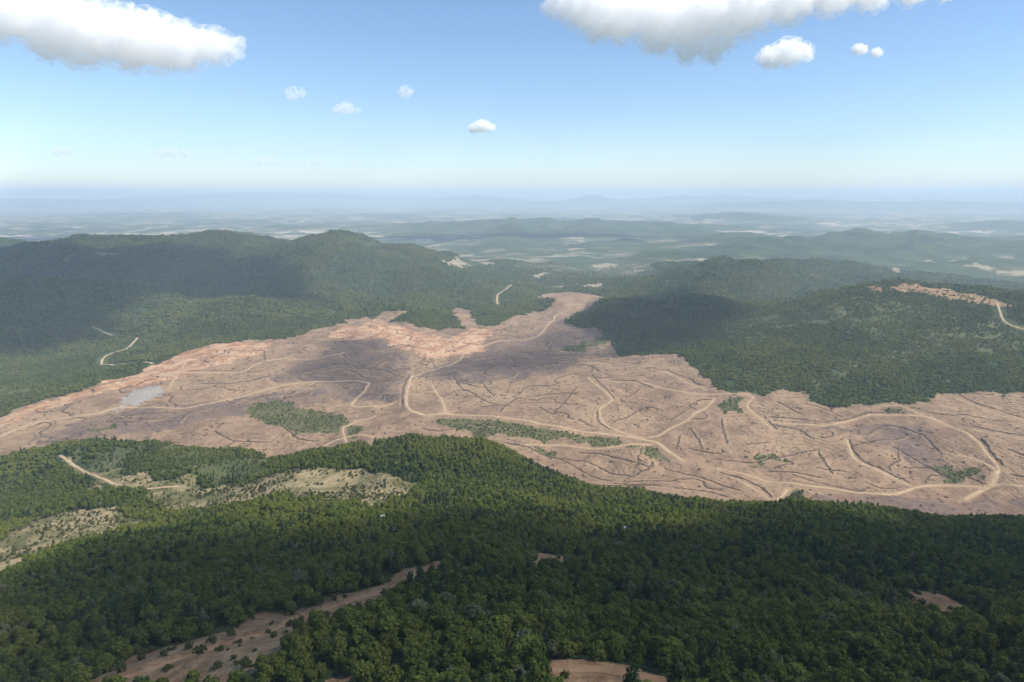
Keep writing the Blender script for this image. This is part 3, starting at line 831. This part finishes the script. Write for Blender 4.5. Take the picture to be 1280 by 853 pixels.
# the remaining forest: instances on points
def proto(name, me):
    return bpy.data.objects.new(name, me)        # geometry source, not placed in the scene
def instancer(name, x, y, z, sc, protos, label, var=None):
    me = bpy.data.meshes.new(name); me.vertices.add(len(x))
    me.vertices.foreach_set("co", np.column_stack([x, y, z]).astype(np.float32).ravel())
    a = me.attributes.new("size", 'FLOAT_VECTOR', 'POINT'); a.data.foreach_set("vector", np.asarray(sc, np.float32).ravel())
    a = me.attributes.new("turn", 'FLOAT', 'POINT'); a.data.foreach_set("value", (rng.random(len(x)) * 6.283).astype(np.float32))
    a = me.attributes.new("pick", 'INT', 'POINT'); a.data.foreach_set("value", (rng.integers(len(protos), size=len(x)) if var is None else var).astype(np.int32))
    o = new_obj(name, me)
    ng = bpy.data.node_groups.new(name, 'GeometryNodeTree')
    ng.interface.new_socket("Geometry", in_out='INPUT', socket_type='NodeSocketGeometry')
    ng.interface.new_socket("Geometry", in_out='OUTPUT', socket_type='NodeSocketGeometry')
    N = ng.nodes; L = ng.links
    gi = N.new("NodeGroupInput"); go = N.new("NodeGroupOutput"); iop = N.new("GeometryNodeInstanceOnPoints"); jn = N.new("GeometryNodeJoinGeometry")
    for p in reversed(protos):
        oi = N.new("GeometryNodeObjectInfo"); oi.inputs['Object'].default_value = p; oi.inputs['As Instance'].default_value = True
        L.new(oi.outputs['Geometry'], jn.inputs[0])
    def attr(nm, dt):
        nd = N.new("GeometryNodeInputNamedAttribute"); nd.data_type = dt; nd.inputs['Name'].default_value = nm; return nd.outputs[0]
    L.new(gi.outputs[0], iop.inputs['Points']); L.new(jn.outputs[0], iop.inputs['Instance'])
    iop.inputs['Pick Instance'].default_value = True
    L.new(attr("pick", 'INT'), iop.inputs['Instance Index']); L.new(attr("size", 'FLOAT_VECTOR'), iop.inputs['Scale'])
    cx = N.new("ShaderNodeCombineXYZ"); L.new(attr("turn", 'FLOAT'), cx.inputs[2])
    er = N.new("FunctionNodeEulerToRotation"); L.new(cx.outputs[0], er.inputs[0]); L.new(er.outputs[0], iop.inputs['Rotation'])
    L.new(iop.outputs[0], go.inputs[0])
    md = o.modifiers.new("instances", 'NODES'); md.node_group = ng
    tag(o, label, kind="stuff"); return o
def sizes(s, zj=.12):
    n = len(s); a = s * (1 + .12 * rng.standard_normal(n)); return np.column_stack([a, a, s * (1 + zj * rng.standard_normal(n))])
P_OAK = [proto("broadleaf_source", m) for m in oak_crowns]; P_PINE = [proto("pine_source", m) for m in pine_crowns]
P_SHRUB = [proto("shrub_source", crown_mesh("shrub", 150, 'shrub', 400 + k, .24, M_SHRUB)) for k in range(3)]
P_CL = [proto("clump_source", crown_mesh("clump", 150, 'clump', 500 + k, .62, M_OAK)) for k in range(4)] + [proto("clump_source", crown_mesh("clump", 130, 'pine', 520, .6, M_PINE))]
rest = ~is_hero & (nfv >= .5)
a = rest & ~is_pine
instancer("broadleaf_forest", nx[a], ny[a], nz[a] - .2, sizes(nsz[a]), P_OAK, "dense green broadleaf forest covering the near slopes")
a = rest & is_pine
instancer("pine_forest", nx[a], ny[a], nz[a] - .2, sizes(nsz[a]), P_PINE, "dark pines mixed into the near forest")
a = ~is_hero & (nfv < .5)
instancer("scrub", nx[a], ny[a], nz[a] - .1, sizes(nsz[a] * 2.1), P_SHRUB, "scattered bushes on dry yellow ground")
fx, fy, ff = scatter(1130, 2700, 6.4, dens)
v = visible(fx, fy, 25); fx, fy, ff = fx[v], fy[v], ff[v]
s = (.80 + .5 * rng.random(len(fx))); s = np.where(ff > .79, np.where(ff < .85, s * .5, s), s * .85)
instancer("hillside_forest", fx, fy, height(fx, fy) - .6, sizes(s, .2), P_CL, "wooded slopes around the cleared basin", rng.choice(5, len(fx), p=[.23, .23, .23, .23, .08]))
gx_, gy_, gf = scatter(2700, 5200, 11.0, dens)
v = visible(gx_, gy_, 40); gx_, gy_, gf = gx_[v], gy_[v], gf[v]
s = 1.5 + .7 * rng.random(len(gx_)); s = np.where(gf < .6, s * .5, s)
instancer("far_forest", gx_, gy_, height(gx_, gy_) - 2.0, sizes(s, .2), P_CL, "forest on the farther hills", rng.choice(5, len(gx_), p=[.23, .23, .23, .23, .08]))

lx = rng.uniform(-1500, 1500, 26000); ly = rng.uniform(850, 3000, 26000)
i_, j_ = grid_ij(lx, ly); ii_ = np.round(i_).astype(int); jj_ = np.round(j_).astype(int)
streak = ridged(lx, ly, 120, 2, 83) + .5 * rng.standard_normal(len(lx))
ok = m_clear[ii_, jj_] & ~m_island[ii_, jj_] & ~m_gravel[ii_, jj_] & ~road_w[ii_, jj_] & (streak > 1.05)
lx, ly = lx[ok], ly[ok]
M_LITTER = simple_noise_mat("grey_brush", (.075, .055, .042), (.15, .112, .085), .5, .5)
P_LIT = [proto("litter_source", crown_mesh("litter", 70, 'shrub', 600 + k, .3, M_LITTER)) for k in range(3)]
instancer("brush_litter", lx, ly, height(lx, ly) - .3, sizes(.8 + 1.1 * rng.random(len(lx))) * np.array([1.3, 1.3, .5]), P_LIT, "dark scattered brush litter on the cleared soil")

# ------------------------------------------------------------------ pale rocks in the forest and on the ridge
def rock(u, v, s, label, dz=0):
    x, y = cast(u, v)
    bm = bmesh.new(); bmesh.ops.create_icosphere(bm, subdivisions=2, radius=1)
    r = random.Random(int(u * 7 + v))
    for vv in bm.verts:
        k = 1 + .35 * (r.random() - .5); vv.co = (vv.co.x * s * k * 1.2, vv.co.y * s * k, vv.co.z * s * .8 * k)
    me = bpy.data.meshes.new("rock"); bm.to_mesh(me); bm.free()
    o = new_obj("rock_outcrop", me, M_ROCK); o.location = (x, y, float(height(x, y)) + dz + s * .2); tag(o, label, "rock"); return o
rock(478, 652, 2.2, "small pale rock outcrop among dark trees below the yellow scrub ridge", 4)
rock(782, 667, 2.2, "small white rock showing between dark trees right of the ridge", 4)

# ------------------------------------------------------------------ clouds
def cloud_material():
    m, nt, out = mat_new("cloud_core"); g = NT(nt)
    d = g.n("ShaderNodeBsdfDiffuse"); d.inputs[0].default_value = (.96, .96, .96, 1)
    t = g.n("ShaderNodeBsdfTranslucent"); t.inputs[0].default_value = (.96, .96, .96, 1)
    mx = g.n("ShaderNodeMixShader"); mx.inputs[0].default_value = .6
    g.l(d.outputs[0], mx.inputs[1]); g.l(t.outputs[0], mx.inputs[2]); g.l(mx.outputs[0], out.inputs[0]); return m
def veil_material(name, dens, scale, n0, n1_):
    m, nt, out = mat_new(name); g = NT(nt)
    pos = g.n("ShaderNodeNewGeometry").outputs['Position']
    n1 = g.ramp(g.noise(pos, 1 / scale, 6, .64), n0, n1_)
    pv = g.n("ShaderNodeVolumePrincipled"); pv.inputs['Color'].default_value = (.998, .998, .998, 1); pv.inputs['Anisotropy'].default_value = 0
    g.l(g.math('MULTIPLY', n1, dens), pv.inputs['Density']); g.l(pv.outputs[0], out.inputs['Volume']); return m
def shade_cloud_material():
    m, nt, out = mat_new("overhead_cloud"); g = NT(nt)
    d = g.n("ShaderNodeBsdfDiffuse"); d.inputs[0].default_value = (.96, .96, .96, 1)
    t = g.n("ShaderNodeBsdfTranslucent"); t.inputs[0].default_value = (.96, .96, .96, 1)
    mx = g.n("ShaderNodeMixShader"); mx.inputs[0].default_value = .5
    g.l(d.outputs[0], mx.inputs[1]); g.l(t.outputs[0], mx.inputs[2])
    tr = g.n("ShaderNodeBsdfTransparent"); m2 = g.n("ShaderNodeMixShader"); th = g.n("ShaderNodeAttribute", attribute_name="thick")
    g.l(th.outputs['Fac'], m2.inputs[0]); g.l(tr.outputs[0], m2.inputs[1]); g.l(mx.outputs[0], m2.inputs[2]); g.l(m2.outputs[0], out.inputs[0]); return m
M_SHADE = shade_cloud_material()
M_CLOUD = cloud_material()
def ico(sub):
    bm = bmesh.new(); bmesh.ops.create_icosphere(bm, subdivisions=sub, radius=1)
    vs = np.array([v.co[:] for v in bm.verts]); fs = np.array([[v.index for v in f.verts] for f in bm.faces]); bm.free(); return vs, fs
ICO_V, ICO_F = ico(3)
dep_tex = {}
def cloud_tex(sz):
    if sz not in dep_tex:
        t = bpy.data.textures.new("puff", 'CLOUDS'); t.noise_scale = sz; t.noise_depth = 3; dep_tex[sz] = t
    return dep_tex[sz]
def solid_puffs(puffs, voxel, grow, d1, d2, mat):
    vs, fs = [], []
    for k, (c, r) in enumerate(puffs):
        fs.append(ICO_F + len(ICO_V) * k); vs.append(ICO_V * np.array([r * 1.15, r * 1.15, r]) * grow + c)
    me = mesh_np("cloud", np.vstack(vs), None, np.vstack(fs)); o = bpy.data.objects.new("tmp", me); C.objects.link(o)
    rm = o.modifiers.new("r", 'REMESH'); rm.mode = 'VOXEL'; rm.voxel_size = voxel; rm.use_smooth_shade = True
    for sz, st in ((d1, d1 * .55), (d2, d2 * .55)):
        dm = o.modifiers.new("d", 'DISPLACE'); dm.texture = cloud_tex(sz); dm.texture_coords = 'GLOBAL'; dm.strength = st; dm.mid_level = .5
    dg = bpy.context.evaluated_depsgraph_get(); ev = o.evaluated_get(dg); m2 = bpy.data.meshes.new_from_object(ev)
    bpy.data.objects.remove(o); m2.materials.clear(); m2.materials.append(mat); return m2
def cloud(puffs_px, Yd, label, detail=1.0, seed=0, thin=False):
    r = np.random.default_rng(seed + 900); big = []; puffs = []
    for u, v, rp in puffs_px:
        c0 = at_depth(u, v, Yd); rad = rp / F * Yd
        big.append((c0, rad * .9))
        for _ in range(9):
            d = r.standard_normal(3); d /= np.linalg.norm(d); d[2] = abs(d[2]) * .9 - .22
            puffs.append((c0 + d * rad * .78 * np.array([1, 1.2, .85]), rad * (.22 + .36 * r.random())))
        for _ in range(5):       # torn shreds at the rim
            d = r.standard_normal(3); d /= np.linalg.norm(d)
            puffs.append((c0 + d * rad * (1.05 + .25 * r.random()) * np.array([1.15, 1, .75]), rad * (.10 + .12 * r.random())))
    puffs = big + puffs
    mean_r = float(np.mean([p[1] for p in big]))
    base = np.mean([p[0] for p in big], axis=0)
    e = bpy.data.objects.new("cloud", None); C.objects.link(e); e.location = base; tag(e, label, "cloud", None)
    sh = [(p[0] - base, p[1]) for p in puffs]; vox = max(mean_r / 11 / detail, 8)
    if not thin:
        me = solid_puffs(sh, vox, .88, mean_r * .7, mean_r * .3, M_CLOUD)
        mat = veil_material("cloud_body", 1.35 / mean_r, mean_r * .5, .34, .58); me.materials.clear(); me.materials.append(mat)
        new_obj("body", me, None, e)
    me = solid_puffs(sh, vox * 1.4, 1.22 if not thin else 1.35, mean_r * .7, mean_r * .3, M_CLOUD)
    mat = veil_material("cloud_veil", (1.3 if not thin else .8) / mean_r, mean_r * (.42 if not thin else .8), .46, .64); me.materials.clear(); me.materials.append(mat)
    new_obj("veil", me, None, e)
    return e
cloud([(20,22,26),(-15,25,28),(60,30,34),(105,35,38),(150,45,36),(190,52,34),(230,58,28),(268,58,22),(292,55,12),(100,60,26),(160,68,22),(210,72,18),(60,55,22),(297,68,7)], 8100, "long heap of white cloud with flat grey base over the left hills", 1.2, 1)
cloud([(700,5,18),(735,8,30),(780,18,32),(830,22,34),(880,20,36),(930,10,34),(985,2,28),(1040,-8,26),(1090,-6,20),(1140,-8,16),(1180,-4,8),(820,52,18),(860,60,18),(890,64,15),(905,48,16),(745,38,16),(770,30,20)], 7600, "broad ragged white cloud bank high over the right hills", 1.2, 2)
cloud([(965,72,14),(985,66,17),(1003,66,12)], 6800, "small round white cloud just below the broad cloud bank", 1.2, 3)
cloud([(1074,62,7),(1096,66,6)], 9000, "tiny pair of white puffs right of the small round cloud", 1, 4)
cloud([(592,161,6),(603,158,8),(614,160,5)], 13500, "little bright cloud alone in the middle of the sky", 1, 5)
cloud([(424,138,6),(433,135,7),(447,138,4)], 11500, "small faint cloud puff left of the little bright cloud", 1, 6, True)
cloud([(200,192,5),(215,191,6),(232,192,5),(244,193,3)], 20000, "long thin low cloud over the left horizon", 1, 7, True)
cloud([(326,203,4),(338,202,4),(348,203,3)], 21000, "shorter thin cloud wisp low over the horizon, right of the long thin cloud", 1, 8, True)
cloud([(383,203,3),(394,203,4),(403,203,3)], 21000, "faintest thin wisp low over the horizon, beyond the shorter wisp", 1, 9, True)
cloud([(507,115,7)], 10500, "lone round faint puff of cloud above the small faint cloud", 1, 10, True)
cloud([(366,117,7),(376,116,5)], 10500, "faint wispy puff to the right under the long cloud heap", 1, 11, True)
cloud([(72,190,5),(84,190,5)], 20000, "dim small cloud low at the far left horizon", 1, 12, True)

# clouds overhead whose shadows lie on the land (outside the picture)
def overhead(qs, label, zb=2050., cell=34., seed=0, opac=.62):
    P = world_poly(qs)
    zg = float(np.mean(height(P[:, 0], np.minimum(P[:, 1], 60000))))
    P = P + (SUN_DIR[:2] / SUN_DIR[2] * (zb - zg))
    x0, y0 = P.min(0) - 120; x1, y1 = P.max(0) + 120
    gx = np.arange(x0, x1, cell); gy = np.arange(y0, y1, cell); GX, GY = np.meshgrid(gx, gy)
    wx = GX + 55 * fbm(GX, GY, 190, 4, 71 + seed); wy = GY + 55 * fbm(GX, GY, 190, 4, 73 + seed)
    d = np.full(GX.shape, 1e9)
    for i in range(len(P)):
        a = P[i]; b = P[(i + 1) % len(P)]; ab = b - a; t = np.clip(((wx - a[0]) * ab[0] + (wy - a[1]) * ab[1]) / (ab @ ab + 1e-9), 0, 1)
        d = np.minimum(d, np.hypot(wx - a[0] - t * ab[0], wy - a[1] - t * ab[1]))
    ins = inside(P, wx, wy)
    th = np.where(ins, np.minimum(8 + 2.0 * d ** .8, 260), 0) * (1 + .35 * fbm(GX, GY, 120, 3, 75))
    top = zb + th; bot = zb - np.where(ins, np.minimum(d * .12, 20), 0) - .5
    n1, n2 = GX.shape; ii = np.arange(n1 * n2).reshape(n1, n2)
    cellin = ins[:-1, :-1] | ins[1:, :-1] | ins[:-1, 1:] | ins[1:, 1:]
    q = np.stack([ii[:-1, :-1], ii[:-1, 1:], ii[1:, 1:], ii[1:, :-1]], -1)[cellin]
    Vv = np.vstack([np.stack([GX, GY, top], -1).reshape(-1, 3), np.stack([GX, GY, bot], -1).reshape(-1, 3)])
    qq = np.vstack([q, q[:, ::-1] + n1 * n2])
    used = np.unique(qq); remap = np.full(len(Vv), -1); remap[used] = np.arange(len(used))
    me = mesh_np("cloud", Vv[used], remap[qq])
    al = np.where(ins, 1 - np.exp(-d / 60.), 0) * opac; al = np.concatenate([al.ravel(), al.ravel()])[used].astype(np.float32)
    at = me.attributes.new("thick", 'FLOAT', 'POINT'); at.data.foreach_set("value", al)
    o = new_obj("cloud", me, M_SHADE)
    tag(o, label, "cloud"); return o
overhead([(-140,772),(0,744),(100,704),(200,672),(330,650),(420,646),(520,648),(650,640),(760,642),(860,646),(1000,641),(1100,648),(1280,652),(1500,655),(1700,None,500),(1500,None,60),(640,None,-150),(-300,None,20),(-300,None,250)],
         "wide white cloud overhead that shades the near forest", seed=1, opac=.68)
overhead([(-60,308),(100,305),(250,304),(290,314),(350,320),(395,345),(418,374),(360,384),(280,372),(200,368),(170,395),(182,418),(110,434),(60,448),(-60,458)],
         "white cloud overhead that shades the left hills", zb=2300., seed=2, opac=.78)
overhead([(330,470),(400,430),(440,412),(480,420),(505,442),(512,465),(500,498),(450,503),(400,480)], "small white cloud overhead that shades the middle of the cleared basin", seed=3, opac=.36)
overhead([(522,470),(560,450),(640,436),(700,408),(752,414),(762,440),(740,466),(640,470),(560,474)], "ragged white cloud overhead that shades the far neck of the basin", seed=4, opac=.42)
overhead([(706,406),(745,382),(800,372),(870,358),(930,383),(905,425),(835,440),(776,447),(760,425)], "white cloud overhead that shades the dark hill behind the basin", seed=5, opac=.75)

# ------------------------------------------------------------------ haze
bm = bmesh.new(); bmesh.ops.create_cube(bm, size=1)
ztop = max(float(Z.max()) + 60, H + 260); zbot = float(Z.min()) - 1
for vv in bm.verts:
    vv.co = (vv.co.x * 2 * 80000, vv.co.y * 2 * 80000, zbot if vv.co.z < 0 else ztop)
me = bpy.data.meshes.new("haze"); bm.to_mesh(me); bm.free()
m, nt, out = mat_new("haze_air")
pvol = nt.nodes.new("ShaderNodeVolumePrincipled")
pvol.inputs['Color'].default_value = (.67, .82, .96, 1)
pvol.inputs['Density'].default_value = 0.64e-4
pvol.inputs['Anisotropy'].default_value = 0.0
nt.links.new(pvol.outputs[0], out.inputs['Volume'])
haze = new_obj("haze", me, m); tag(haze, kind="stuff", label="pale blue summer haze filling the air")
print("ztop", ztop, "terrain z", Z.min(), Z.max(), "grid", NR, NP, "near", len(nx), "mid", len(fx), "far", len(gx_), "clouds", sum(len(o.data.polygons) for o in C.objects if o.type == 'MESH' and (o.name.startswith('cloud') or o.name.startswith('veil') or o.name.startswith('core'))))
